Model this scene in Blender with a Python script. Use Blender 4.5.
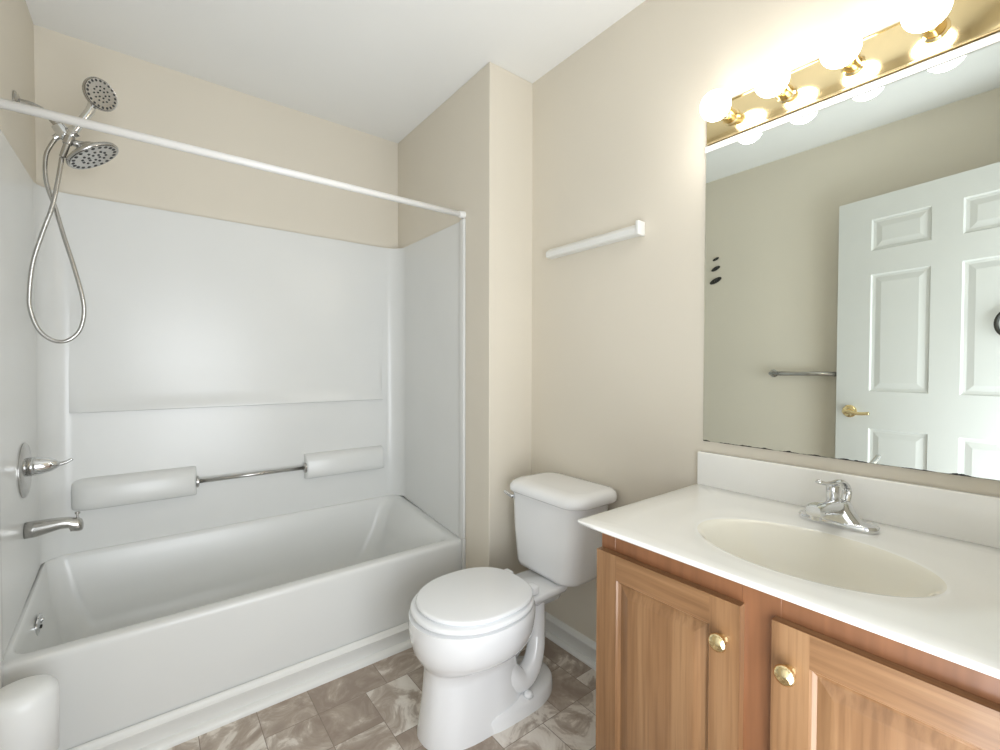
import bpy, bmesh, math, random
from mathutils import Vector, Matrix
random.seed(7)
C = bpy.context.scene.collection
for o in list(bpy.data.objects): bpy.data.objects.remove(o)

# ------------------------------------------------------------------ camera, world, lights, exposure
L, H, W, D = 1.4613, 2.44, 1.701, 0.883       # tub length, ceiling, room width, wing wall depth
NEAR = -2.475                                  # inner face of the near wall (doorway wall)
cd = bpy.data.cameras.new('camera'); cam = bpy.data.objects.new('camera', cd); C.objects.link(cam)
cd.sensor_width = 36; cd.lens = 452.553/1000*36; cd.clip_start = 0.01
yaw, pit, rol = math.radians(37.8148), math.radians(-1.0978), math.radians(.1204)
r = Vector((math.cos(yaw), -math.sin(yaw), 0)); fw = Vector((math.sin(yaw)*math.cos(pit), math.cos(yaw)*math.cos(pit), math.sin(pit)))
u = r.cross(fw); r2 = r*math.cos(rol)+u*math.sin(rol); u2 = -r*math.sin(rol)+u*math.cos(rol)
M = Matrix((r2, u2, -fw)).transposed().to_4x4(); M.translation = Vector((.3265, -2.4191, 1.1696))
cam.matrix_world = M; bpy.context.scene.camera = cam

world = bpy.data.worlds.new('world'); bpy.context.scene.world = world; world.use_nodes = True
world.node_tree.nodes['Background'].inputs[0].default_value = (.95, .97, 1.0, 1)
world.node_tree.nodes['Background'].inputs[1].default_value = 0.6

BULB = 12.5                                    # emission of the four globes
FILL = 25.0                                     # unseen fill lamp added beyond the doorway, tilted up to brighten the ceiling
ld = bpy.data.lights.new('doorway_fill', 'AREA'); ld.shape = 'RECTANGLE'; ld.size = .85; ld.size_y = 1.9
ld.energy = FILL; ld.color = (.90, .95, 1.0)
lo = bpy.data.objects.new('doorway_fill', ld); C.objects.link(lo)
lo.location = (.66, NEAR-.40, 1.05); lo.rotation_euler = (math.radians(130), 0, 0)
vs = bpy.context.scene.view_settings
vs.view_transform = 'Standard'; vs.look = 'None'; vs.gamma = 1; vs.use_curve_mapping = False; vs.exposure = 0.60

# ------------------------------------------------------------------ materials
def lin(c): return tuple(((v/255+.055)/1.055)**2.4 if v/255 > .04045 else v/255/12.92 for v in c)
def pbr(name, col, rough=.5, metal=0, coat=0, spec=.5, emit=None, es=0):
    m = bpy.data.materials.new(name); m.use_nodes = True
    b = m.node_tree.nodes['Principled BSDF']
    b.inputs['Base Color'].default_value = (*col, 1); b.inputs['Roughness'].default_value = rough
    b.inputs['Metallic'].default_value = metal; b.inputs['Coat Weight'].default_value = coat
    b.inputs['Coat Roughness'].default_value = .08; b.inputs['Specular IOR Level'].default_value = spec
    if emit: b.inputs['Emission Color'].default_value = (*emit, 1); b.inputs['Emission Strength'].default_value = es
    return m
def nodes(m): return m.node_tree.nodes, m.node_tree.links, m.node_tree.nodes['Principled BSDF']
def vary(m, col, amt=.04, scale=6, bump=0, bscale=200, stretch=(1, 1, 1)):
    """slight procedural colour variation and surface texture"""
    N, K, b = nodes(m)
    tc = N.new('ShaderNodeTexCoord'); mp = N.new('ShaderNodeMapping'); mp.inputs['Scale'].default_value = stretch
    K.new(tc.outputs['Object'], mp.inputs[0])
    n = N.new('ShaderNodeTexNoise'); n.inputs['Scale'].default_value = scale; K.new(mp.outputs[0], n.inputs['Vector'])
    rp = N.new('ShaderNodeValToRGB'); rp.color_ramp.elements[0].position = .3; rp.color_ramp.elements[1].position = .7
    rp.color_ramp.elements[0].color = (*[c*(1-amt) for c in col], 1); rp.color_ramp.elements[1].color = (*[min(1, c*(1+amt)) for c in col], 1)
    K.new(n.outputs[0], rp.inputs[0]); K.new(rp.outputs[0], b.inputs['Base Color'])
    if bump:
        n2 = N.new('ShaderNodeTexNoise'); n2.inputs['Scale'].default_value = bscale; K.new(tc.outputs['Object'], n2.inputs['Vector'])
        bp = N.new('ShaderNodeBump'); bp.inputs['Strength'].default_value = bump; bp.inputs['Distance'].default_value = .001
        K.new(n2.outputs[0], bp.inputs['Height']); K.new(bp.outputs[0], b.inputs['Normal'])
    return m
wallc = (.72, .668, .57)
m_wall = vary(pbr('beige_wall_paint', wallc, .75, spec=.25), wallc, .012, 2, .15, 260)
ceilc = (.86, .86, .84)
m_ceil = vary(pbr('white_ceiling_paint', ceilc, .85, spec=.2), ceilc, .01, 2, .2, 180)
m_trim = vary(pbr('white_trim_paint', (.80, .80, .77), .35), (.80, .80, .77), .01, 4)
m_door = vary(pbr('white_door_paint', (.70, .71, .69), .4), (.70, .71, .69), .01, 4)
m_acr = vary(pbr('white_fibreglass', (.74, .745, .725), .27, coat=0), (.74, .745, .725), .01, 3)
m_por = vary(pbr('white_porcelain', (.90, .905, .91), .1, coat=.6), (.90, .905, .91), .006, 3)
m_seat = vary(pbr('white_seat_plastic', (.90, .91, .92), .2), (.90, .91, .92), .006, 3)
m_marble = vary(pbr('cultured_marble', (.90, .892, .855), .16, coat=.4), (.90, .892, .855), .015, 5)
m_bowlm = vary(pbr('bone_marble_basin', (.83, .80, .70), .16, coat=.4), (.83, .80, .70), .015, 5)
m_chrome = vary(pbr('chrome', (.72, .73, .74), .08, 1), (.72, .73, .74), .02, 20)
m_nickel = vary(pbr('satin_nickel', (.50, .49, .47), .24, 1), (.50, .49, .47), .05, 30)
m_brass = vary(pbr('polished_brass', (.86, .70, .40), .12, 1), (.86, .70, .40), .03, 20)
m_dark = vary(pbr('dark_metal', (.05, .05, .045), .35, .6), (.05, .05, .045), .2, 60)
m_rubber = vary(pbr('dark_nozzles', (.04, .04, .04), .6), (.04, .04, .04), .2, 60)
m_rod = vary(pbr('white_rod_enamel', (.84, .83, .81), .35), (.84, .83, .81), .01, 9)
m_bin = vary(pbr('white_plastic', (.80, .81, .80), .35), (.80, .81, .80), .01, 9)
m_bulb = pbr('lit_globe_glass', (1, 1, 1), .3, emit=(1.0, .965, .92), es=BULB)
m_void = pbr('basin_shadow_hole', (.02, .02, .02), .4)

def wood(name, along='Z'):
    m = pbr(name, (.4, .25, .14), .35, coat=.15); N, K, b = nodes(m)
    tc = N.new('ShaderNodeTexCoord'); mp = N.new('ShaderNodeMapping')
    mp.inputs['Scale'].default_value = (14, 14, .9) if along == 'Z' else (14, .9, 14)
    K.new(tc.outputs['Object'], mp.inputs[0])
    n = N.new('ShaderNodeTexNoise'); n.inputs['Scale'].default_value = 1.6; n.inputs['Detail'].default_value = 6; n.inputs['Distortion'].default_value = .7
    K.new(mp.outputs[0], n.inputs['Vector'])
    rp = N.new('ShaderNodeValToRGB'); e = rp.color_ramp.elements
    e[0].position = .28; e[0].color = (*lin((116, 82, 52)), 1); e[1].position = .72; e[1].color = (*lin((156, 121, 86)), 1)
    x = e.new(.5); x.color = (*lin((138, 102, 69)), 1)
    K.new(n.outputs[0], rp.inputs[0])
    mp2 = N.new('ShaderNodeMapping'); mp2.inputs['Scale'].default_value = (160, 160, 5) if along == 'Z' else (160, 5, 160)
    K.new(tc.outputs['Object'], mp2.inputs[0]); n2 = N.new('ShaderNodeTexNoise'); n2.inputs['Scale'].default_value = 1; n2.inputs['Detail'].default_value = 3
    K.new(mp2.outputs[0], n2.inputs['Vector'])
    rp2 = N.new('ShaderNodeValToRGB'); rp2.color_ramp.elements[0].position = .35; rp2.color_ramp.elements[0].color = (.72, .68, .64, 1)
    rp2.color_ramp.elements[1].position = .55; rp2.color_ramp.elements[1].color = (1, 1, 1, 1); K.new(n2.outputs[0], rp2.inputs[0])
    mx = N.new('ShaderNodeMix'); mx.data_type = 'RGBA'; mx.blend_type = 'MULTIPLY'; mx.inputs[0].default_value = .6
    K.new(rp.outputs[0], mx.inputs[6]); K.new(rp2.outputs[0], mx.inputs[7]); K.new(mx.outputs[2], b.inputs['Base Color'])
    return m
m_wood = wood('oak_vertical_grain'); m_woodh = wood('oak_horizontal_grain', 'Y')
framec = lin((132, 88, 58)); m_frame = vary(pbr('oak_face_frame', framec, .35, coat=.15), framec, .12, 5, stretch=(12, 12, 1))

def floor_mat():
    m = pbr('stone_look_vinyl', (.4, .36, .32), .28); N, K, b = nodes(m)
    at = N.new('ShaderNodeAttribute'); at.attribute_name = 'tile'
    tc = N.new('ShaderNodeTexCoord')
    sc = N.new('ShaderNodeVectorMath'); sc.operation = 'SCALE'; sc.inputs['Scale'].default_value = 9; K.new(at.outputs['Vector'], sc.inputs[0])
    ad = N.new('ShaderNodeVectorMath'); K.new(tc.outputs['Object'], ad.inputs[0]); K.new(sc.outputs[0], ad.inputs[1])
    n = N.new('ShaderNodeTexNoise'); n.inputs['Scale'].default_value = 7; n.inputs['Detail'].default_value = 8; n.inputs['Roughness'].default_value = .62; n.inputs['Distortion'].default_value = 1.6
    K.new(ad.outputs[0], n.inputs['Vector'])
    s = N.new('ShaderNodeSeparateXYZ'); K.new(at.outputs['Vector'], s.inputs[0])
    mr = N.new('ShaderNodeMath'); mr.operation = 'MULTIPLY_ADD'; mr.inputs[1].default_value = .22; mr.inputs[2].default_value = -.11; K.new(s.outputs[0], mr.inputs[0])
    sm = N.new('ShaderNodeMath'); K.new(n.outputs[0], sm.inputs[0]); K.new(mr.outputs[0], sm.inputs[1])
    rp = N.new('ShaderNodeValToRGB'); e = rp.color_ramp.elements
    e[0].position = .34; e[0].color = (*lin((156, 140, 126)), 1); e[1].position = .70; e[1].color = (*lin((232, 225, 215)), 1)
    a = e.new(.47); a.color = (*lin((174, 159, 145)), 1); a = e.new(.54); a.color = (*lin((192, 180, 167)), 1); a = e.new(.585); a.color = (*lin((220, 211, 200)), 1)
    K.new(sm.outputs[0], rp.inputs[0]); K.new(rp.outputs[0], b.inputs['Base Color'])
    return m
m_floor = floor_mat(); m_grout = vary(pbr('tile_joint', lin((140, 127, 115)), .6), lin((140, 127, 115)), .1, 30)

# ------------------------------------------------------------------ helpers
def obj(name, bm, mat, parent=None, smooth=False, angle=None):
    me = bpy.data.meshes.new(name); bmesh.ops.recalc_face_normals(bm, faces=bm.faces); bm.to_mesh(me); bm.free()
    o = bpy.data.objects.new(name, me); C.objects.link(o)
    for mm in (mat if isinstance(mat, (list, tuple)) else [mat]): me.materials.append(mm)
    if smooth or angle:
        me.polygons.foreach_set('use_smooth', [True]*len(me.polygons))
        if angle is not None and hasattr(me, 'set_sharp_from_angle'): me.set_sharp_from_angle(angle=math.radians(angle))
    if parent: o.parent = parent; o.matrix_parent_inverse = parent.matrix_world.inverted()
    return o
def thing(name, label, cat, loc=(0, 0, 0), group=None):
    o = bpy.data.objects.new(name, None); o.empty_display_size = .05; C.objects.link(o); o.location = loc
    o['label'] = label; o['category'] = cat
    if group: o['group'] = group
    o.matrix_world = Matrix.Translation(loc)
    return o
def tag(o, label, cat, group=None):
    o['label'] = label; o['category'] = cat
    if group: o['group'] = group
    return o
def struct(o): o['kind'] = 'structure'; return o
def new(): return bmesh.new()
def box(bm, a, b, bev=0, seg=2):
    x0, y0, z0 = [min(a[i], b[i]) for i in range(3)]; x1, y1, z1 = [max(a[i], b[i]) for i in range(3)]
    v = [bm.verts.new(p) for p in ((x0, y0, z0), (x1, y0, z0), (x1, y1, z0), (x0, y1, z0), (x0, y0, z1), (x1, y0, z1), (x1, y1, z1), (x0, y1, z1))]
    f = [bm.faces.new([v[i] for i in q]) for q in ((3, 2, 1, 0), (4, 5, 6, 7), (0, 1, 5, 4), (1, 2, 6, 5), (2, 3, 7, 6), (3, 0, 4, 7))]
    if bev:
        es = list({e for ff in f for e in ff.edges}); bmesh.ops.bevel(bm, geom=es, offset=bev, segments=seg, affect='EDGES', profile=.5)
    return bm
def loft(bm, rings, cap0=True, cap1=True, closed=True):
    R = [[bm.verts.new(p) for p in ring] for ring in rings]; n = len(R[0])
    for a, b in zip(R, R[1:]):
        for i in range(n if closed else n-1):
            j = (i+1) % n; bm.faces.new((a[i], a[j], b[j], b[i]))
    if cap0: bm.faces.new(R[0][::-1])
    if cap1: bm.faces.new(R[-1])
    return R
def frame(d):
    d = d.normalized(); a = Vector((0, 0, 1)) if abs(d.z) < .9 else Vector((1, 0, 0))
    x = d.cross(a).normalized(); return x, d.cross(x).normalized()
def lathe(bm, org, axis, prof, n=32):
    """prof: list of (distance along the axis, radius)"""
    org = Vector(org); ax = Vector(axis).normalized(); x, y = frame(ax)
    rings = [[org+ax*t+(x*math.cos(k*2*math.pi/n)+y*math.sin(k*2*math.pi/n))*max(rr, 1e-5) for k in range(n)] for t, rr in prof]
    loft(bm, rings); return bm
def spline(pts, k=8, closed=False):
    P = [Vector(p) for p in pts]; out = []
    for i in range(len(P)-1):
        p0 = P[max(i-1, 0)]; p1 = P[i]; p2 = P[i+1]; p3 = P[min(i+2, len(P)-1)]
        for j in range(k):
            t = j/k; out.append(.5*((2*p1)+(p2-p0)*t+(2*p0-5*p1+4*p2-p3)*t*t+(3*p1-p0-3*p2+p3)*t**3))
    out.append(P[-1]); return out
def tube(bm, pts, rad, n=12):
    """rad: number or list"""
    P = [Vector(p) for p in pts]; rings = []; d0 = (P[1]-P[0]).normalized(); x, y = frame(d0)
    for i, p in enumerate(P):
        d = (P[min(i+1, len(P)-1)]-P[max(i-1, 0)]).normalized()
        x = (x-d*x.dot(d)).normalized(); y = d.cross(x)
        rr = rad[i] if isinstance(rad, (list, tuple)) else rad
        rings.append([p+(x*math.cos(k*2*math.pi/n)+y*math.sin(k*2*math.pi/n))*rr for k in range(n)])
    loft(bm, rings); return bm
def rrect(x0, x1, y0, y1, rad, n=8):
    """rounded rectangle, 4*(n+1) points, counter-clockwise"""
    out = []
    for cx, cy, a in ((x1-rad, y1-rad, 0), (x0+rad, y1-rad, 90), (x0+rad, y0+rad, 180), (x1-rad, y0+rad, 270)):
        for k in range(n+1):
            t = math.radians(a+90*k/n); out.append((cx+rad*math.cos(t), cy+rad*math.sin(t)))
    return out
def panelled(bm, w, h, panels, t, steps, org=(0, 0)):
    """front face of a panelled door in local (s, z) -> returns faces on plane y=0; panels are (s0, s1, z0, z1)"""
    xs = sorted({0, w, *[p[0] for p in panels], *[p[1] for p in panels]}); zs = sorted({0, h, *[p[2] for p in panels], *[p[3] for p in panels]})
    G = {(i, k): bm.verts.new((x, 0, z)) for i, x in enumerate(xs) for k, z in enumerate(zs)}
    pf = []
    for i in range(len(xs)-1):
        for k in range(len(zs)-1):
            f = bm.faces.new((G[i, k], G[i+1, k], G[i+1, k+1], G[i, k+1]))
            mx, mz = (xs[i]+xs[i+1])/2, (zs[k]+zs[k+1])/2
            if any(p[0] < mx < p[1] and p[2] < mz < p[3] for p in panels): pf.append(f)
    # back and sides
    B = [bm.verts.new(p) for p in ((0, t, 0), (w, t, 0), (w, t, h), (0, t, h))]
    bm.faces.new(B[::-1])
    nx, nz = len(xs)-1, len(zs)-1
    bm.faces.new([G[i, 0] for i in range(nx, -1, -1)]+[B[0], B[1]])
    bm.faces.new([G[i, nz] for i in range(nx+1)]+[B[2], B[3]])
    bm.faces.new([G[0, k] for k in range(nz+1)]+[B[3], B[0]])
    bm.faces.new([G[nx, k] for k in range(nz, -1, -1)]+[B[1], B[2]])
    bm.normal_update()
    for f in pf:
        ring = [v.co.copy() for v in f.verts]; cx = sum(v.x for v in ring)/4; cz = sum(v.z for v in ring)/4
        x0, x1 = min(v.x for v in ring), max(v.x for v in ring); z0, z1 = min(v.z for v in ring), max(v.z for v in ring)
        prev = list(f.verts); bm.faces.remove(f); ins = 0
        for di, dy in steps:
            ins += di
            cur = [bm.verts.new((min(max(v.co.x, x0), x1), dy, v.co.z)) for v in prev]
            for c, rv in zip(cur, ring):
                c.co.x = rv.x+(ins if rv.x < cx else -ins); c.co.z = rv.z+(ins if rv.z < cz else -ins); c.co.y = dy
            for i in range(4): bm.faces.new((prev[i], prev[(i+1) % 4], cur[(i+1) % 4], cur[i]))
            prev = cur
        bm.faces.new(prev)
    return bm

# ------------------------------------------------------------------ room shell
def floor():
    un = .0815; nx, ny = 22, 22; x0, y0 = -.05, -.70
    used = [[False]*ny for _ in range(nx)]; bm = new(); lay = bm.faces.layers.float_vector.new('tile'); rnd = random.Random(11)
    for i in range(nx):
        for j in range(ny):
            if used[i][j]: continue
            opts = [(2, 3)]*4+[(3, 2)]*2+[(2, 2)]*3+[(1, 2)]*1+[(2, 1)]*1; rnd.shuffle(opts)
            for a, b in opts+[(1, 1)]:
                if i+a <= nx and j+b <= ny and not any(used[i+p][j+q] for p in range(a) for q in range(b)): break
            for p in range(a):
                for q in range(b): used[i+p][j+q] = True
            g = .0011
            v = [bm.verts.new(c) for c in ((x0+i*un+g, y0-j*un-g, 0), (x0+(i+a)*un-g, y0-j*un-g, 0), (x0+(i+a)*un-g, y0-(j+b)*un+g, 0), (x0+i*un+g, y0-(j+b)*un+g, 0))]
            f = bm.faces.new(v[::-1]); f[lay] = (rnd.random(), rnd.random(), rnd.random()); f.material_index = 0
    box(bm, (-.1, .1, -.06), (W+.1, NEAR-.9, -.0006)); bm.faces.ensure_lookup_table()
    for f in bm.faces[-6:]: f.material_index = 1
    return struct(obj('floor', bm, [m_floor, m_grout]))
floor()
bm = new(); box(bm, (-.1, .1, H), (W+.1, NEAR-.1, H+.08)); struct(obj('ceiling', bm, m_ceil))
bm = new(); box(bm, (-.1, 0, 0), (W+.1, .1, H)); struct(obj('wall_back', bm, m_wall))
bm = new(); box(bm, (-.1, 0, 0), (0, NEAR-.1, H)); struct(obj('wall_left', bm, m_wall))
bm = new(); box(bm, (W, -.5, 0), (W+.1, NEAR-.1, H)); struct(obj('wall_right', bm, m_wall))
bm = new(); box(bm, (L, 0, 0), (W+.05, -D, H), .003, 2); struct(obj('wall_wing', bm, m_wall))
DX0, DX1, DH = .235, 1.075, 2.06               # doorway opening
bm = new(); box(bm, (-.1, NEAR, 0), (DX0, NEAR-.11, H)); box(bm, (DX1, NEAR, 0), (W+.1, NEAR-.11, H)); box(bm, (DX0, NEAR, DH), (DX1, NEAR-.11, H))
struct(obj('wall_near', bm, m_wall))
def trim_profile(bm, p0, p1, out, h=.088, th=.012, shoe=.018):
    """moulded baseboard with a quarter round at its foot, swept from p0 to p1; out = direction into the room"""
    p0, p1, out = Vector((*p0, 0)), Vector((*p1, 0)), Vector((*out, 0))
    pr = [(0, 0), (th+shoe, 0), (th+shoe*.96, shoe*.38), (th+shoe*.72, shoe*.72), (th+shoe*.38, shoe*.95), (th, shoe),
          (th, h*.70), (th+.003, h*.74), (th+.003, h*.80), (th*.75, h*.86), (th*.6, h*.93), (th*.35, h*.99), (0, h)]
    loft(bm, [[p+out*a+Vector((0, 0, b)) for a, b in pr] for p in (p0, p1)])
bm = new(); trim_profile(bm, (0, -.688), (L, -.688), (0, -1), .090, .016, .022); struct(obj('baseboard_tub', bm, m_trim, angle=50))
bm = new(); trim_profile(bm, (W, -D), (W, -1.70), (-1, 0)); struct(obj('baseboard_right', bm, m_trim, angle=50))
bm = new(); trim_profile(bm, (L, -D), (W-.03, -D), (0, -1)); struct(obj('baseboard_wing', bm, m_trim, angle=50))
bm = new(); trim_profile(bm, (0, -.72), (0, NEAR), (1, 0)); struct(obj('baseboard_left', bm, m_trim, angle=50))
bm = new()
for xa, xb in ((DX0-.06, DX0), (DX1, DX1+.05)): box(bm, (xa, NEAR+.014, 0), (xb, NEAR, DH+.055), .003)
box(bm, (DX0-.06, NEAR+.014, DH), (DX1+.05, NEAR, DH+.055), .003); struct(obj('trim_1', bm, m_trim))

# ------------------------------------------------------------------ open six-panel door lying near the left wall
DW, DT = .83, .035
hx, hy = .096+math.sin(math.radians(10.5))*.86, -1.594-math.cos(math.radians(10.5))*.86
edge = Vector((.096, -1.594)); dirn = Vector((math.sin(math.radians(10.5)), -math.cos(math.radians(10.5))))
def door():
    w, h = .86, 2.03
    cols = ((.150, .387), (.495, .732)); rows = ((.22, .845), (1.035, 1.635), (1.755, 1.915))
    bm = new(); panelled(bm, w, h, [(a, b, c, d) for a, b in cols for c, d in rows], DT, [(.006, .007), (.012, .009), (.026, .003)])
    o = struct(obj('door_1', bm, m_door))
    # local x = along from free edge to hinge, local y = away from the room (into the wall side)
    X = Vector((dirn.x, dirn.y, 0)); Z = Vector((0, 0, 1)); Y = Z.cross(X)
    if Y.x > 0: Y = -Y
    mw = Matrix((X, Y, Z)).transposed().to_4x4(); mw.translation = Vector((edge.x, edge.y, .010)); o.matrix_world = mw
    def part(name, bm, mat, parent, **k):
        q = obj(name, bm, mat, **k); q.parent = parent; return q
    z = .925
    bm = new(); lathe(bm, (.066, 0, z), (0, -1, 0), [(0, .033), (.006, .033), (.010, .028), (.012, .014), (.045, .012), (.052, .013), (.056, .009), (.057, 0)])
    hnd = part('door_handle', bm, m_brass, o, angle=40); 
    bm = new(); tube(bm, spline([(.062, -.046, z), (.085, -.050, z+.001), (.12, -.050, z-.006), (.155, -.047, z-.004), (.172, -.046, z-.001)], 6), [.009+.0*i for i in range(25)], 10)
    part('lever', bm, m_brass, hnd, smooth=True)
    bm = new(); box(bm, (-.0015, .008, z-.028), (0.0, DT-.008, z+.028)); part('latch_plate', bm, m_brass, o)
    for zz in (.22, 1.02, 1.82):
        bm = new(); lathe(bm, (w+.006, -.004, zz-.045), (0, 0, 1), [(0, .006), (.09, .006)], 12); part('hinge', bm, m_brass, o, smooth=False)
    return o, mw
door_o, door_m = door()
def hook_on_door():
    t = thing('robe_hook', 'dark oval hook mounted on the open white door', 'hook', door_m @ Vector((.645, -.001, 1.36)))
    Mi = door_m
    bm = new(); lathe(bm, Mi @ Vector((.645, 0, 1.40)), Mi.to_3x3() @ Vector((0, -1, 0)), [(0, .016), (.004, .016), (.006, .01), (.007, 0)], 20); obj('back_plate', bm, m_nickel, t, angle=40)
    bm = new(); P = [Mi @ Vector((.645+.036*math.cos(a), -.018, 1.345+.052*math.sin(a))) for a in [math.radians(90+i*12) for i in range(30)]]
    tube(bm, P+[P[0]], .0075, 10); obj('ring', bm, m_dark, t, smooth=True)
    bm = new(); tube(bm, [Mi @ Vector((.645, 0, 1.40)), Mi @ Vector((.645, -.018, 1.397))], .005, 10); obj('prong', bm, m_nickel, t, smooth=True)
hook_on_door()

# ------------------------------------------------------------------ bathtub
def bathtub():
    t = thing('bathtub', 'white alcove bathtub with a plain front apron along the back wall', 'bathtub', (L/2, -.344, 0))
    def lift(y): return .064*min(1, max(0, (y+.64)/.58))
    def ring(x0, x1, y0, y1, rad, z, lf=0):
        return [(x, y, z+lf*lift(y)) for x, y in rrect(x0, x1, y0, y1, rad, 10)]
    e = .0015; bm = new(); yf = -.688
    rings = [ring(e, L-e, yf+.006, -.003, .004, 0), ring(e, L-e, yf+.003, -.003, .004, .18), ring(e, L-e, yf+.001, -.003, .004, .335),
             ring(e, L-e, yf, -.003, .006, .352, 1), ring(e, L-e, yf, -.003, .006, .364, 1), ring(e+.001, L-e-.001, yf+.003, -.004, .008, .371, 1), ring(e+.003, L-e-.003, yf+.009, -.005, .010, .375, 1),
             ring(.016, 1.425, yf+.040, -.024, .045, .376, 1), ring(.018, 1.412, yf+.047, -.029, .05, .373, .98), ring(.021, 1.397, yf+.053, -.034, .055, .362, .92), ring(.026, 1.365, yf+.060, -.042, .06, .33, .75),
             ring(.038, 1.332, yf+.072, -.054, .07, .26, .4), ring(.062, 1.288, yf+.088, -.072, .085, .18, .15), ring(.085, 1.23, yf+.11, -.095, .09, .12, 0), ring(.12, 1.17, yf+.14, -.13, .09, .088, 0), ring(.18, 1.10, yf+.20, -.19, .08, .075, 0)]
    loft(bm, rings, False, True)
    obj('tub_shell', bm, m_acr, t, angle=60)
    for xa, xb in ((.001, .014), (L-.014, L-.001)):
        bm = new(); box(bm, (xa, -.706, .091), (xb, -.6885, .3845), .0015, 2); obj('apron_flange', bm, m_acr, t)
    bm = new(); lathe(bm, (.029, -.34, .317), (1, 0, -.12), [(0, .040), (.004, .040), (.008, .034), (.009, 0)], 28)
    o = obj('overflow_plate', bm, m_chrome, t, angle=40)
    bm = new(); lathe(bm, (.038, -.34, .315), (1, 0, -.12), [(0, .006), (.004, .006), (.005, 0)], 12); obj('screw', bm, m_dark, o)
    bm = new(); tube(bm, [(.037, -.34, .330), (.041, -.34, .334), (.043, -.34, .341)], .005, 8); obj('trip_lever', bm, m_chrome, o, smooth=True)
    bm = new(); lathe(bm, (.24, -.34, .0755), (0, 0, 1), [(0, .033), (.003, .033), (.004, .028), (.002, .02), (.002, 0)], 24); obj('drain', bm, m_chrome, t, angle=40)
bathtub()

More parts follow.
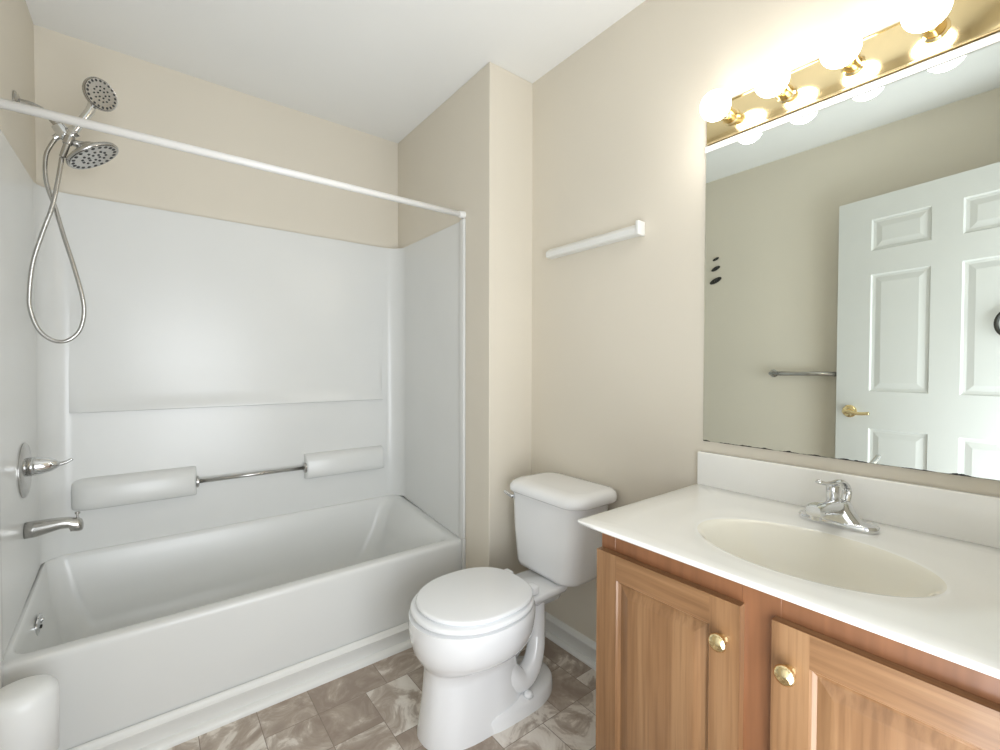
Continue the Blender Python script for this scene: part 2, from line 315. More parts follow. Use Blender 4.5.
# ------------------------------------------------------------------ fibreglass surround
ZS, YF = 1.829, -.700
def surround():
    t = thing('tub_surround', 'glossy white fibreglass tub surround lining three walls of the alcove', 'shower surround', (L/2, -.02, .44))
    def arc(cx, cy, rx, ry, a0, a1, n=10): return [(cx+rx*math.cos(math.radians(a0+(a1-a0)*i/n)), cy+ry*math.sin(math.radians(a0+(a1-a0)*i/n))) for i in range(n+1)]
    i0, i1, yb, rc = .006, L-.006, -.018, .085
    def shell(name, inner, zlow, outer):
        bm = new(); n = len(inner)
        R = []
        for zz, off in ((None, 0), (ZS-.004, 0), (ZS, .003)):
            R.append([(x, y+0*off, zlow(y) if zz is None else zz) for x, y in inner])
        back = [(x, y, ZS) for x, y in outer]; backl = [(x, y, zlow(y)) for x, y in outer]
        loft(bm, R+[back, backl], False, False, closed=False)
        return bm
    # back panel with coved corners
    inn = [(i0, -.10)]+arc(i0+.085, yb-.085, .085, .085, 180, 90)[0:]+[(x, yb) for x in (.3, .6, .9, 1.2)]+arc(i1-.085, yb-.085, .085, .085, 90, 0)
    out = [(min(max(x, .001), L-.001) if not (.1 < x < 1.36) else x, -.001) if .02 < x < L-.02 else ((.001 if x < .5 else L-.001), min(-.001, y+.02)) for x, y in inn]
    zl = lambda y: (.4385 if y > -.1 else .3745+.064*min(1, max(0, (y+.64)/.58)))
    obj('back_panel', shell('b', inn, zl, out), m_acr, t, angle=40)
    for sx, xi, xo in ((0, i0, .001), (1, i1, L-.001)):
        inn = [(xi, yb-.085-.0005-(abs(YF)-.12)*k/8) for k in range(9)]; inn.append((xi, YF+.018)); inn.append((xo, YF+.018))
        inn = [(x, max(y, YF+.018)) for x, y in inn]
        bm = new(); ys = [yb-.085-(-.105-YF-.02)*k/8*1.0 for k in range(9)]
        ys = [-.103-(abs(YF)-.103-.02)*k/8 for k in range(9)]
        rings = [[(xi, y, zl(y)) for y in ys], [(xi, y, ZS) for y in ys], [(xo, y, ZS) for y in ys], [(xo, y, zl(y)) for y in ys]]
        loft(bm, rings, False, False, closed=False)
        # rounded front flange running to the floor beside the apron
        x2 = xi+(.008 if sx == 0 else -.008)
        box(bm, (min(x2, xo), YF-.006, .386), (max(x2, xo), YF+.030, ZS+.004), .0035, 3)
        obj('side_panel', bm, m_acr, t, angle=40)
    # raised upper field ending in the shallow ledge
    bm = new(); pr = [(.0004, ZS-.001), (.0006, 1.5), (-.0005+.0, 1.2), (-.004, 1.06), (-.013, 1.01), (-.019, .992), (-.019, .987), (-.016, .9845), (.004, .984)]; loft(bm, [[(x, yb-.0004+(min(o, .004)*k if o < 0 else o), z) for o, z in pr] for x, k in ((.082, .15), (.10, .8), (.12, 1), (1.30, 1), (1.335, 1), (1.352, .9), (1.3535, .5))]); obj('upper_panel', bm, m_acr, t, angle=40)
    for xa, xb in ((.085, .487), (.940, 1.348)):
        bm = new(); z0, z1 = .603, .722
        pr = [(yb+.004, z0), (yb-.036, z0+.003), (yb-.044, z0+.010), (yb-.047, z0+.03), (yb-.044, z1-.034), (yb-.038, z1-.016), (yb-.026, z1-.004), (yb-.012, z1+.003), (yb+.004, z1+.006)]
        ins = [(0, .008), (.003, .003), (.008, 0)]
        xs = [(xa, .036), (xa+.012, .022), (xa+.03, .008), (xa+.05, .002), (xa+.07, 0), (xb-.012, 0), (xb-.004, .003), (xb, .010)] if xa < .5 else [(xa, .010), (xa+.004, .003), (xa+.012, 0), (xb-.012, 0), (xb-.004, .001), (xb, .003)]
        cz = (z0+z1)/2
        loft(bm, [[(x, min(yb+.004, y+s), cz+(z-cz)*(1-s*1.0)) for y, z in pr] for x, s in xs]); obj('soap_ledge', bm, m_acr, t, angle=50)
    bm = new(); tube(bm, [(.480, yb-.030, .662), (.945, yb-.030, .662)], .0085, 16); o = obj('grab_bar', bm, m_nickel, t, smooth=True); o['label'] = 'brushed metal bar between two soap ledges'
    for x, s in ((.487, 1), (.940, -1)):
        bm = new(); lathe(bm, (x-.001*s, yb-.030, .662), (s, 0, 0), [(0, .025), (.007, .025), (.010, .020), (.011, .009)], 24); obj('bar_socket', bm, m_nickel, o, angle=40)
surround()

# ------------------------------------------------------------------ curtain rod
t = thing('shower_rod', 'straight white shower curtain rod spanning the alcove above the tub', 'curtain rod', (L/2, -.688, 1.848))
bm = new(); tube(bm, [(.008, -.690, 1.848), (L-.008, -.690, 1.853)], .0125, 20); obj('rod', bm, m_rod, t, smooth=True)
for x, s, z in ((.0005, 1, 1.848), (L-.0005, -1, 1.853)):
    bm = new(); lathe(bm, (x, -.690, z), (s, 0, 0), [(0, .0165), (.008, .0165), (.012, .0155), (.028, .0145), (.028, .0)], 24); obj('end_cap', bm, m_rod, t, angle=40)

# ------------------------------------------------------------------ valve, spout
XL = .0065; YC = -.34
t = thing('shower_valve', 'round chrome shower valve with a long lever on the left alcove wall', 'shower valve', (XL, YC, .833))
bm = new(); lathe(bm, (XL, YC, .833), (1, 0, 0), [(0, .088), (.003, .088), (.007, .082), (.010, .06), (.012, .0)], 40); o = obj('escutcheon', bm, m_nickel, t, angle=40)
bm = new(); lathe(bm, (XL+.010, YC, .842), (1, 0, .02), [(0, .030), (.012, .031), (.03, .028), (.052, .022), (.066, .014), (.074, .008), (.076, 0)], 28)
o = obj('handle_hub', bm, m_chrome, t, smooth=True)
bm = new(); tube(bm, spline([(.066, YC, .843), (.085, YC, .842), (.104, YC, .846), (.121, YC, .856)], 5), [.009-.0003*i for i in range(16)], 10); obj('lever', bm, m_chrome, o, smooth=True)
t = thing('tub_spout', 'chrome tub spout with diverter knob on the left alcove wall', 'spout', (XL, YC, .64))
bm = new()
sec = [(XL, .663, .612, .028), (.03, .664, .612, .027), (.06, .664, .619, .025), (.09, .663, .626, .023), (.110, .661, .624, .022), (.114, .660, .612, .022), (.134, .655, .609, .021), (.142, .648, .611, .018), (.145, .638, .616, .012)]
loft(bm, [[(x, YC+hw*math.cos(a)*(1-.0*math.sin(a)), (zt+zb)/2+(zt-zb)/2*math.copysign(abs(math.sin(a))**.8, math.sin(a))) for a in [2*math.pi*k/24 for k in range(24)]] for x, zt, zb, hw in sec])
obj('spout_body', bm, m_nickel, t, smooth=True)
bm = new(); lathe(bm, (.131, YC, .655), (0, 0, 1), [(0, .003), (.012, .003), (.013, .007), (.019, .007), (.021, .004), (.021, 0)], 14); obj('diverter_knob', bm, m_nickel, t, angle=40)

# ------------------------------------------------------------------ shower arm, fixed head and hand shower
def disc_head(parent, c, axis, R, depth, mat_body, face_name='spray_face', shellname='head_shell'):
    """c = centre of the spray face, axis = direction the spray faces"""
    c = Vector(c); ax = Vector(axis).normalized()
    bm = new(); lathe(bm, c, -ax, [(0, R*.93), (-.001, R*.97), (.003, R), (.009, R*.98), (.016, R*.82), (depth*.7, R*.48), (depth, R*.28), (depth+.002, 0)], 36)
    sh = obj(shellname, bm, mat_body, parent, angle=50)
    bm = new(); lathe(bm, c+ax*.0008, ax, [(0, R*.92), (.0015, R*.90), (.002, 0)], 36); fc = obj(face_name, bm, m_nickel, sh, angle=40)
    bm = new(); x, y = frame(ax)
    for rr, n in ((.22, 6), (.45, 12), (.80, 20)):
        for k in range(n):
            a = 2*math.pi*(k+.5*(rr > .4))/n; p = c+ax*.002+(x*math.cos(a)+y*math.sin(a))*R*rr
            lathe(bm, p, ax, [(0, R*.085 if rr > .7 else R*.05), (.002, R*.05), (.0025, 0)], 8)
    n = obj('nozzles', bm, m_rubber, sh); n['kind'] = 'stuff'; n.parent = sh
    return sh
def shower():
    t = thing('wall_shower', 'round chrome fixed shower head facing down on its wall arm', 'shower head', (XL, YC, 2.0))
    bm = new(); lathe(bm, (.0008, YC, 2.003), (1, 0, 0), [(0, .030), (.004, .030), (.010, .022), (.013, .012), (.013, 0)], 28); obj('wall_flange', bm, m_nickel, t, angle=40)
    bm = new(); tube(bm, spline([(.002, YC, 2.003), (.04, YC, 2.002), (.075, YC, 1.985), (.103, YC, 1.952)], 6), .0105, 14); obj('shower_arm', bm, m_nickel, t, smooth=True)
    bm = new(); lathe(bm, (.098, YC, 1.960), (.5, 0, -.86), [(0, .013), (.004, .019), (.028, .020), (.040, .018), (.048, .014), (.050, 0)], 24); obj('diverter', bm, m_chrome, t, angle=50)
    bm = new(); lathe(bm, (.116, YC-.004, 1.932), (.8, -.25, .5), [(0, .011), (.018, .013), (.020, .018), (.034, .018), (.036, 0)], 20); obj('cradle', bm, m_chrome, t, angle=50)
    c = Vector((.186, YC, 1.880)); ax = Vector((.56, -.06, -.82)).normalized()
    bm = new(); tube(bm, [(.122, YC, 1.915), (.142, YC, 1.912), c-ax*.040], [.012, .011, .012], 14); obj('neck', bm, m_nickel, t, smooth=True)
    disc_head(t, c, ax, .080, .042, m_nickel)
    h = thing('hand_shower', 'chrome hand shower with its looped metal hose in the wall cradle', 'hand shower', (.14, YC-.01, 1.93))
    c = Vector((.209, YC-.03, 2.085)); ax = Vector((.55, -.80, -.12)).normalized()
    sh = disc_head(h, c, ax, .051, .026, m_nickel)
    bm = new(); tube(bm, spline([tuple(c-ax*.018+Vector((-.012, 0, -.025))), (.180, YC-.012, 2.030), (.152, YC-.012, 1.975), (.128, YC-.012, 1.925)], 6), [.0125+.0*i for i in range(19)], 14); obj('handle', bm, m_chrome, h, smooth=True)
    bm = new(); lathe(bm, (.128, YC-.012, 1.926), (-.25, 0, -.97), [(0, .0125), (.01, .0135), (.028, .012), (.030, .009), (.075, .0085), (.077, 0)], 16); obj('hose_nut', bm, m_nickel, h, angle=40)
    y = YC
    pts = [(.098, y+.012, 1.925), (.085, y+.014, 1.905), (.069, y+.012, 1.86), (.066, y+.008, 1.80), (.072, y+.004, 1.75), (.088, y+.006, 1.69), (.108, y, 1.60), (.132, y-.004, 1.50), (.152, y-.006, 1.40), (.155, y-.004, 1.34), (.142, y, 1.285), (.112, y, 1.252),
           (.078, y, 1.252), (.046, y, 1.285), (.028, y, 1.345), (.026, y, 1.40), (.036, y-.004, 1.50), (.060, y-.008, 1.60), (.082, y-.012, 1.68), (.096, y-.013, 1.76), (.108, y-.012, 1.85)]
    pts = pts
    bm = new(); tube(bm, spline(pts, 8), .0062, 12); ho = obj('hose', bm, m_nickel, h, smooth=True)
    bm = new(); lathe(bm, (.101, y+.010, 1.930), (-.7, .1, -.7), [(0, .010), (.018, .010), (.020, .007), (.021, 0)], 14); obj('hose_fitting', bm, m_chrome, h, angle=40)
shower()

# ------------------------------------------------------------------ toilet (faces the left wall)
def toilet():
    y0 = -1.178
    t = thing('toilet', 'white two-piece toilet with closed round lid beside the oak vanity', 'toilet', (1.3, y0, 0))
    N = 48
    def egg(xf, xb, hw, z, p=2.0, pb=2.0):
        """closed loop: front at xf, back at xb, half width hw"""
        xc = xf+(xb-xf)*.5; out = []
        for k in range(N):
            a = 2*math.pi*k/N; c, s = math.cos(a), math.sin(a); pp = pb if c > 0 else p
            out.append((xc+(xb-xf)/2*math.copysign(abs(c)**(2/pp), c), y0+hw*math.copysign(abs(s)**(2/pp), s), z))
        return out
    bm = new()
    loft(bm, [egg(.982, 1.36, .112, 0, 2.4, 3), egg(.983, 1.36, .111, .015, 2.4, 3), egg(.990, 1.35, .104, .06, 2.4, 3), egg(.998, 1.34, .099, .12, 2.4, 3), egg(1.004, 1.33, .097, .18, 2.4, 3),
              egg(1.004, 1.33, .100, .215, 2.3, 2.6), egg(.998, 1.35, .120, .228, 2.2, 2.4), egg(.984, 1.37, .152, .248, 2.1, 2.3), egg(.970, 1.385, .170, .274, 2.05, 2.2), egg(.963, 1.392, .180, .308, 2.05, 2.2), egg(.960, 1.395, .184, .342, 2.05, 2.2), egg(.961, 1.395, .184, .362, 2.05, 2.2), egg(.960, 1.39, .181, .372, 2.05, 2.2), egg(.980, 1.37, .165, .374, 2.05, 2.2)])
    # low foot running to the rear
    loft(bm, [egg(1.13, 1.51, .122, 0, 4, 2.2), egg(1.13, 1.508, .121, .035, 4, 2.2), egg(1.14, 1.50, .113, .046, 4, 2.2), egg(1.2, 1.46, .08, .050, 4, 2.2)])
    # trapway behind the pedestal
    for s in (-1, 1):
        P = spline([(1.27, y0+s*.040, .15), (1.295, y0+s*.055, .11), (1.335, y0+s*.062, .085), (1.385, y0+s*.058, .105), (1.418, y0+s*.048, .16), (1.435, y0+s*.035, .23), (1.44, y0+s*.028, .32)], 7)
        tube(bm, P, [.047-.017*min(1, 1.35*i/len(P)) for i in range(len(P))], 20)
    # shelf that carries the tank
    loft(bm, [[(x, y, z) for x, y in rrect(xa, 1.555, y0-hw, y0+hw, .03, 6)] for xa, hw, z in ((1.42, .05, .30), (1.38, .06, .32), (1.34, .084, .34), (1.33, .093, .354), (1.335, .092, .364), (1.35, .086, .369))])
    obj('bowl', bm, m_por, t, angle=55)
    def slab(name, xf, xb, hw, z0, z1, e, mat):
        bm = new(); loft(bm, [egg(xf+.012, xb-.012, hw-.012, z0-.0012, 2.1, 2.5), egg(xf+.010, xb-.010, hw-.010, z0+.0022, 2.1, 2.5), egg(xf+e*.3, xb-e*.3, hw-e*.3, z0+.0045, 2.1, 2.5), egg(xf, xb, hw, z0+(z1-z0)*.4, 2.1, 2.5), egg(xf+e*.2, xb-e*.2, hw-e*.2, z0+(z1-z0)*.75, 2.1, 2.5),
                  egg(xf+e, xb-e, hw-e, z1-(z1-z0)*.08, 2.1, 2.5), egg(xf+e*2.2, xb-e*2.2, hw-e*2.2, z1, 2.1, 2.5)]); return obj(name, bm, mat, t, angle=60)
    slab('seat', .968, 1.376, .183, .3765, .396, .004, m_seat)
    slab('lid', .986, 1.376, .172, .3975, .414, .004, m_seat)
    for s in (-1, 1):
        bm = new(); box(bm, (1.366, y0+s*.07-.02, .374), (1.398, y0+s*.07+.02, .404), .006, 3); obj('seat_hinge', bm, m_seat, t, angle=50)
    # tank: slightly tapered, bowed front
    def tk(x0, x1, hw, z, rad, bow=.012, dy=0):
        out = []
        for x, y in rrect(x0, x1, y0-hw, y0+hw, rad, 8):
            yy = (y-y0)/hw; w = max(0, (x1-x)/(x1-x0)); out.append((x-bow*(1-yy*yy)*w, y+dy, z))
        return out
    yk = y0; y0 = -1.171
    bm = new(); loft(bm, [tk(1.56, 1.670, .100, .3715, .03, .004), tk(1.515, 1.680, .142, .3705, .04, .008, .012), tk(1.502, 1.684, .156, .377, .05, .012, .012), tk(1.497, 1.686, .163, .395, .055, .012, .011), tk(1.490, 1.688, .178, .52, .055, .012, .006), tk(1.487, 1.689, .190, .665, .055), tk(1.487, 1.689, .190, .676, .055)])
    obj('tank', bm, m_por, t, angle=60)
    y0 = -1.199
    bm = new(); loft(bm, [tk(1.482, 1.690, .186, .6765, .05, .018), tk(1.456, 1.695, .193, .679, .06, .018), tk(1.450, 1.696, .198, .686, .06, .018), tk(1.451, 1.696, .197, .702, .06, .018), tk(1.462, 1.694, .193, .714, .06, .018), tk(1.484, 1.688, .178, .721, .055, .018), tk(1.51, 1.67, .155, .723, .04, .018)])
    obj('tank_lid', bm, m_por, t, angle=60)
    y0 = -1.171
    bm = new(); lathe(bm, (1.492, y0+.148, .648), (-1, .12, 0), [(0, .013), (.006, .013), (.009, .009), (.016, .008), (.017, 0)], 18); fl = obj('flush_lever', bm, m_chrome, t, angle=40)
    bm = new(); tube(bm, spline([(1.476, y0+.148, .648), (1.472, y0+.162, .652), (1.468, y0+.176, .658), (1.464, y0+.186, .663)], 5), [.0085-.0002*i for i in range(16)], 10); obj('lever_arm', bm, m_chrome, fl, smooth=True)
    for s in (-1, 1):
        bm = new(); lathe(bm, (1.338, yk+s*.100, .046), (0, 0, 1), [(0, .017), (.010, .016), (.017, .011), (.020, 0)], 18); obj('bolt_cap', bm, m_seat, t, smooth=True)
toilet()

# ------------------------------------------------------------------ vanity cabinet and top
VX, VY0, VY1 = W-.525, -1.722, NEAR+.002
def vanity():
    t = thing('vanity_cabinet', 'honey oak vanity cabinet with two raised-panel doors under the sink', 'cabinet', (W-.27, -2.09, 0))
    bm = new(); zt = .7875
    box(bm, (VX+.02, VY0, 0), (W-.002, VY0-.016, zt), .001, 1)           # left side
    box(bm, (VX+.02, VY1+.016, 0), (W-.002, VY1, zt), .001, 1)
    box(bm, (VX+.02, VY0-.016, .11), (W-.002, VY1+.016, .126)); box(bm, (W-.012, VY0-.016, .126), (W-.002, VY1+.016, zt))
    box(bm, (VX+.075, VY0-.016, 0), (VX+.09, VY1+.016, .11))
    obj('carcass', bm, m_wood, t)
    bm = new()
    for a, b in ((VY0, VY0-.04), (-2.045, -2.110), (VY1+.04, VY1)): box(bm, (VX, a, .11), (VX+.02, b, zt), .001, 1)
    for a, b in ((.735, zt), (.11, .15)): box(bm, (VX+.0006, VY0-.03, a), (VX+.0195, VY1+.03, b))
    obj('face_frame', bm, m_frame, t)
    for ya, yb, knob, hs in ((-1.7225, -2.050, -2.020, -1), (-2.102, -2.428, -2.130, 1)):
        w, z0, h = ya-yb, .130, .611
        bm = new(); panelled(bm, w, h, [(.056, w-.056, .056, h-.056)], .018, [(.003, .004), (.006, .0075), (.020, .002), (.004, .0015)])
        bmesh.ops.transform(bm, matrix=Matrix(((0, 1, 0, VX-.0185), (-1, 0, 0, ya), (0, 0, 1, z0), (0, 0, 0, 1))), verts=bm.verts)
        d = obj('door', bm, [m_wood, m_woodh], t)
        for p in d.data.polygons:
            c = p.center
            if (c.z < z0+.058 or c.z > z0+h-.058) and yb+.056 < c.y < ya-.056 and c.x < VX-.010: p.material_index = 1
        bm = new(); lathe(bm, (VX-.0187, knob, .669), (-1, 0, 0), [(0, .009), (.003, .008), (.009, .006), (.014, .010), (.017, .0155), (.021, .0165), (.025, .015), (.028, .010), (.0295, 0)], 28)
        k = obj('knob', bm, m_brass, d, angle=60); k['label'] = 'ribbed brass knob'
        yh = ya+.002 if hs < 0 else yb-.002
        for zz in (.665, .20):
            bm = new(); lathe(bm, (VX-.004, yh, zz-.022), (0, 0, 1), [(0, .0042), (.044, .0042)], 10); box(bm, (VX-.006, yh-.003, zz-.018), (VX+.012, yh+.003, zz+.018)); obj('hinge', bm, m_dark, d)
vanity()
def vanity_top():
    t = thing('sink_top', 'cream cultured marble countertop with integral oval basin on the oak cabinet', 'sink', (W-.28, -2.08, .783))
    x0, x1, ya, yb = W-.568, W-.0015, -1.683, NEAR+.0015; z0, z1 = .788, .804
    cx, cy, ax, ay = 1.360, -2.080, .145, .207
    N = 96; bm = new()
    ang = [2*math.pi*k/N for k in range(N)]
    cor = [math.atan2(y-cy, x-cx) % (2*math.pi) for x, y in ((x0, ya), (x1, ya), (x0, yb), (x1, yb))]
    for c in cor:
        k = min(range(N), key=lambda i: abs((ang[i]-c+math.pi) % (2*math.pi)-math.pi)); ang[k] = c
    def rect(a, i=0):
        dx, dy = math.cos(a), math.sin(a); s = min(((x1-i-cx)/dx if dx > 1e-9 else 9), ((x0+i-cx)/dx if dx < -1e-9 else 9), ((ya-i-cy)/dy if dy > 1e-9 else 9), ((yb+i-cy)/dy if dy < -1e-9 else 9)); return cx+dx*s, cy+dy*s
    def ell(a, k, ox=0):
        dx, dy = math.cos(a), math.sin(a); rr = 1/math.sqrt((dx/(ax*k))**2+(dy/(ay*k))**2); return cx+ox+dx*rr, cy+dy*rr
    R = [[(*rect(a, .012), z0) for a in ang], [(*rect(a, .003), z0+.006) for a in ang], [(*rect(a, 0), z1-.003) for a in ang], [(*rect(a, .001), z1-.001) for a in ang], [(*rect(a, .003), z1) for a in ang]]
    def mixr(a, f):
        p, q = rect(a, .003), ell(a, 1.04); return p[0]+(q[0]-p[0])*f, p[1]+(q[1]-p[1])*f
    R += [[(*mixr(a, f), z1) for a in ang] for f in (.35, .7, 1)]
    R += [[(*ell(a, k, ox), z1-d) for a in ang] for k, d, ox in ((1.0, .0015, 0), (.97, .005, 0), (.93, .013, 0), (.88, .028, .001), (.81, .052, .003), (.70, .080, .006), (.55, .102, .01), (.38, .114, .014), (.20, .119, .018), (.11, .121, .02))]
    loft(bm, R, False, False)
    bm.faces.ensure_lookup_table()
    o = obj('countertop', bm, [m_marble, m_bowlm], t, angle=50)
    for p in o.data.polygons:
        c = p.center; e = ((c.x-cx)/ax)**2+((c.y-cy)/ay)**2
        if e < .985 and c.z < z1-.001 and c.z < z1: p.material_index = 1
    bm = new(); rx = cx+.02; lathe(bm, (rx, cy, z1-.123), (0, 0, 1), [(0, .026), (.003, .026), (.004, .021), (.0025, .016), (.003, 0)], 24); obj('basin_drain', bm, m_chrome, t, angle=40)
    bm = new(); box(bm, (W-.0015, ya, z1-.002), (W-.0225, yb, .905), .004, 3); obj('backsplash', bm, m_marble, t, angle=40)
vanity_top()
def faucet():
    x, y, z = 1.588, -2.074, .8045
    t = thing('faucet', 'chrome single-lever bathroom faucet behind the oval basin', 'faucet', (x, y, z))
    def ring(hx_, hy_, zz, ox=0, e=.7):
        return [(x+ox+hx_*math.copysign(abs(math.cos(a))**e, math.cos(a)), y+hy_*math.copysign(abs(math.sin(a))**e, math.sin(a)), zz) for a in [2*math.pi*k/40 for k in range(40)]]
    bm = new(); loft(bm, [ring(.027, .076, z), ring(.028, .077, z+.002), ring(.028, .077, z+.010), ring(.026, .075, z+.013), ring(.024, .058, z+.0145), ring(.020, .045, z+.015)])
    obj('base', bm, m_chrome, t, angle=40)
    bm = new(); loft(bm, [ring(.027, .052, z+.010), ring(.027, .046, z+.017), ring(.027, .036, z+.030), ring(.026, .028, z+.043), ring(.024, .024, z+.052), ring(.018, .018, z+.056), ring(.010, .010, z+.057)]); obj('body', bm, m_chrome, t, angle=50)
    bm = new(); sec = [(x+.010, z+.034, .018, .022), (x-.03, z+.044, .017, .019), (x-.08, z+.054, .015, .017), (x-.12, z+.059, .014, .016), (x-.148, z+.060, .0135, .0155), (x-.155, z+.060, .011, .013)]
    loft(bm, [[(xx, y+hw*math.copysign(abs(math.cos(a))**.6, math.cos(a)), zc+hh*math.copysign(abs(math.sin(a))**.6, math.sin(a))) for a in [2*math.pi*k/24 for k in range(24)]] for xx, zc, hh, hw in sec]); obj('spout', bm, m_chrome, t, angle=60)
    bm = new(); lathe(bm, (x-.138, y, z+.048), (0, 0, -1), [(0, .010), (.009, .010), (.009, .0)], 18); obj('aerator', bm, m_chrome, t, angle=40)
    bm = new(); lathe(bm, (x-.016, y+.004, z+.052), (-.06, 0, 1), [(0, .0150), (.004, .0140), (.022, .0130), (.036, .014), (.042, .012), (.044, 0)], 28); hb = obj('handle_hub', bm, m_chrome, t, smooth=True)
    bm = new(); P = spline([(x+.030, y-.006, z+.048), (x+.044, y-.006, z+.064), (x+.040, y-.005, z+.084), (x+.014, y-.002, z+.098), (x-.03, y, z+.101), (x-.08, y, z+.107), (x-.125, y, z+.118)], 6); Q = []
    for i, p in enumerate(P):
        d = (P[min(i+1, len(P)-1)]-P[max(0, i-1)]).normalized(); n_ = Vector((0, 1, 0)).cross(d); hw = .011-.005*i/len(P); Q.append([p+Vector((0, 1, 0))*hw*math.cos(a)+n_*.0045*math.sin(a) for a in [2*math.pi*k/16 for k in range(16)]])
    loft(bm, Q); obj('lever', bm, m_chrome, hb, smooth=True)
faucet()

# ------------------------------------------------------------------ mirror
def mirror_mat():
    m = pbr('mirror_silver', (.82, .865, .825), .0, 1); N, K, b = nodes(m)
    tc = N.new('ShaderNodeTexCoord'); s = N.new('ShaderNodeSeparateXYZ'); K.new(tc.outputs['Object'], s.inputs[0])
    mp = N.new('ShaderNodeMapping'); mp.inputs['Scale'].default_value = (1, 14, 3); K.new(tc.outputs['Object'], mp.inputs[0])
    n = N.new('ShaderNodeTexNoise'); n.inputs['Scale'].default_value = 2.2; n.inputs['Detail'].default_value = 5; K.new(mp.outputs[0], n.inputs['Vector'])
    # black edge rot along the bottom: height limit grows where the noise is high
    a = N.new('ShaderNodeMath'); a.operation = 'MULTIPLY_ADD'; a.inputs[1].default_value = .016; a.inputs[2].default_value = -.0065+.938; K.new(n.outputs[0], a.inputs[0])
    l = N.new('ShaderNodeMath'); l.operation = 'LESS_THAN'; K.new(s.outputs[2], l.inputs[0]); K.new(a.outputs[0], l.inputs[1])
    mx = N.new('ShaderNodeMix'); mx.data_type = 'RGBA'; mx.inputs[6].default_value = (.82, .865, .825, 1); mx.inputs[7].default_value = (.05, .05, .05, 1)
    K.new(l.outputs[0], mx.inputs[0]); K.new(mx.outputs[2], b.inputs['Base Color'])
    return m
bm = new(); box(bm, (W-.0005, -1.693, .938), (W-.0065, -2.45, 1.8335), .0012, 1)
mg = obj('glass', bm, mirror_mat())
t = thing('wall_mirror', 'large frameless wall mirror with worn bottom edge above the sink', 'mirror', (W, -2.07, .938)); mg.parent = t; mg.matrix_parent_inverse = t.matrix_world.inverted()
bm = new(); box(bm, (W-.0005, -1.692, 1.8337), (W-.011, -2.452, 1.8475), .001, 1); box(bm, (W-.0068, -1.692, 1.829), (W-.011, -2.452, 1.834)); obj('top_channel', bm, m_rod, t)

# ------------------------------------------------------------------ light bar with four globes
def lights():
    t = thing('vanity_light', 'polished brass vanity light bar with four globes above the mirror', 'light fixture', (W, -2.0, 1.896))
    y0, y1, z0, z1 = -1.699, -2.309, 1.849, 1.955
    bm = new(); box(bm, (W-.0005, y0, z0), (W-.017, y1, z1), .003, 3)
    bp = obj('back_plate', bm, m_brass, t, angle=40)
    bm = new(); box(bm, (W-.014, y0-.001, z0-.0005), (W-.0195, y1+.001, z0+.004), .0012, 2); box(bm, (W-.014, y0-.001, z1-.004), (W-.0195, y1+.001, z1+.0005), .0012, 2); obj('rim', bm, m_brass, bp, angle=40)
    for k in range(4):
        y, z = -1.774-.1455*k, 1.902
        bm = new(); lathe(bm, (W-.017, y, z), (-1, 0, 0), [(0, .024), (.003, .024), (.006, .0195), (.022, .0185), (.054, .018), (.058, .016), (.059, 0)], 28); so = obj('socket', bm, m_brass, t, angle=40)
        bm = new(); Rb = .0395; cxb = .057+Rb*.93
        prof = [(.056, .0145)]+[(cxb-Rb*math.cos(a), Rb*math.sin(a)) for a in [math.radians(23+i*157/20) for i in range(21)]]
        lathe(bm, (W-.017, y, z), (-1, 0, 0), prof, 32); g = obj('globe_bulb', bm, m_bulb, so, smooth=True); g['label'] = 'glowing white globe bulb'
lights()

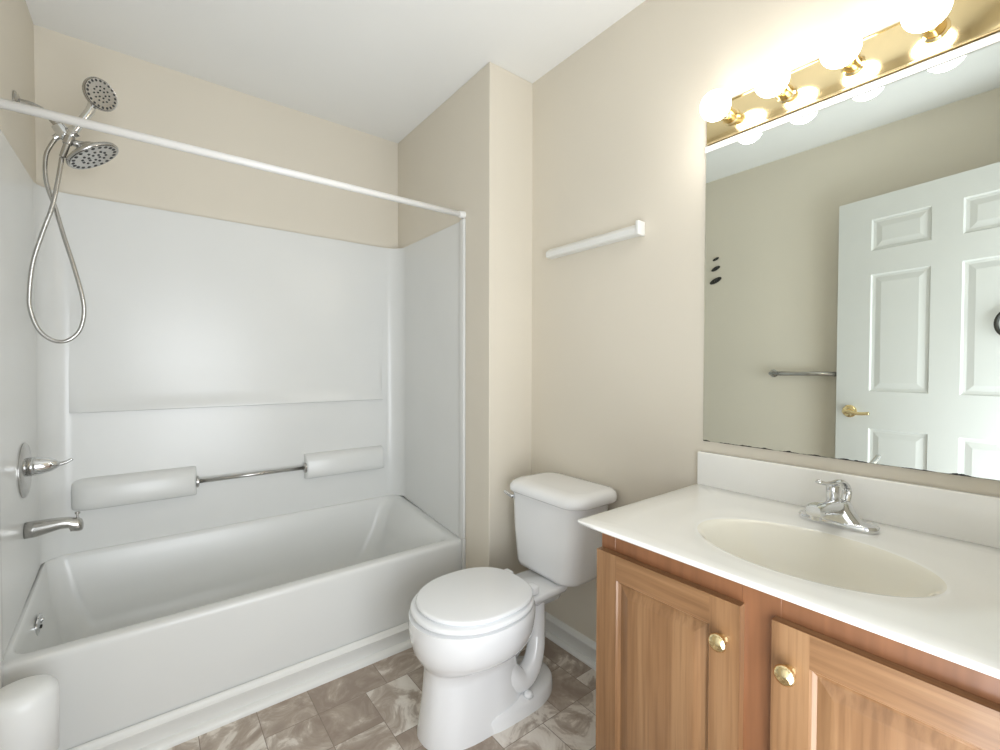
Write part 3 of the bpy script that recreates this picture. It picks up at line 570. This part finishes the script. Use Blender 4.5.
# ------------------------------------------------------------------ small shelf, towel bar, hooks, canister
def shelf():
    t = thing('wall_shelf', 'slim white wall shelf rail high above the toilet', 'shelf', (W, -1.25, 1.65))
    bm = new(); pr = [(.0005, 1.630), (.030, 1.630), (.036, 1.634), (.037, 1.640), (.037, 1.652), (.034, 1.657), (.018, 1.668), (.012, 1.671), (.0005, 1.671)]
    loft(bm, [[(W-a, y, z) for a, z in pr] for y in (-1.012, -1.462)]); obj('rail', bm, m_trim, t, angle=30)
    bm = new(); box(bm, (W-.0005, -1.4605, 1.626), (W-.040, -1.474, 1.675), .003, 3); obj('end_cap', bm, m_trim, t, angle=40)
shelf()
def towel_bar():
    t = thing('towel_bar', 'chrome towel bar on the left wall partly behind the open door', 'towel bar', (0, -1.48, 1.13))
    for y in (-1.245, -1.655):
        bm = new(); lathe(bm, (.0005, y, 1.13), (1, 0, 0), [(0, .024), (.005, .024), (.009, .016), (.035, .012), (.050, .013), (.052, 0)], 24); obj('post', bm, m_nickel, t, angle=40)
    bm = new(); tube(bm, [(.040, -1.238, 1.13), (.040, -1.662, 1.13)], .013, 14); obj('bar', bm, m_nickel, t, smooth=True)
towel_bar()
for z, s, w in ((1.756, 1.35, 'lowest and largest'), (1.838, 1.0, 'middle'), (1.903, .7, 'topmost and smallest')):
    t = thing('wall_hook', 'small dark hook on the wall seen in the mirror, '+w+' of three', 'hook', (0, -.872, z), 'dark hooks on the left wall')
    bm = new(); loft(bm, [[(x, -.872+k*s*(.030*math.cos(a)), z+k*s*(.013*math.sin(a)+.010*-math.cos(a))) for a in [2*math.pi*q/20 for q in range(20)]] for x, k in ((.0005, 1), (.004, 1), (.0055, .8))]); obj('back_plate', bm, m_dark, t, angle=40)
    bm = new(); tube(bm, spline([(.004, -.872, z+.002), (.012, -.876, z-.006*s), (.019, -.884, z-.002*s), (.021, -.890, z+.010*s)], 5), .0045*s, 8); obj('prong', bm, m_dark, t, smooth=True)
t = thing('waste_bin', 'slender white plastic bin with rounded top standing before the tub', 'bin', (.072, -.87, 0))
bm = new(); lathe(bm, (.077, -.87, 0), (0, 0, 1), [(0, .050), (.004, .053), (.12, .058), (.22, .0615)], 40); obj('bin_body', bm, m_bin, t, angle=40)
bm = new(); lathe(bm, (.077, -.87, .220), (0, 0, 1), [(0, .0615), (.002, .0635), (.145, .065), (.160, .0625), (.171, .055), (.178, .040), (.181, .020), (.1815, 0)], 40); obj('lid', bm, m_bin, t, smooth=True)
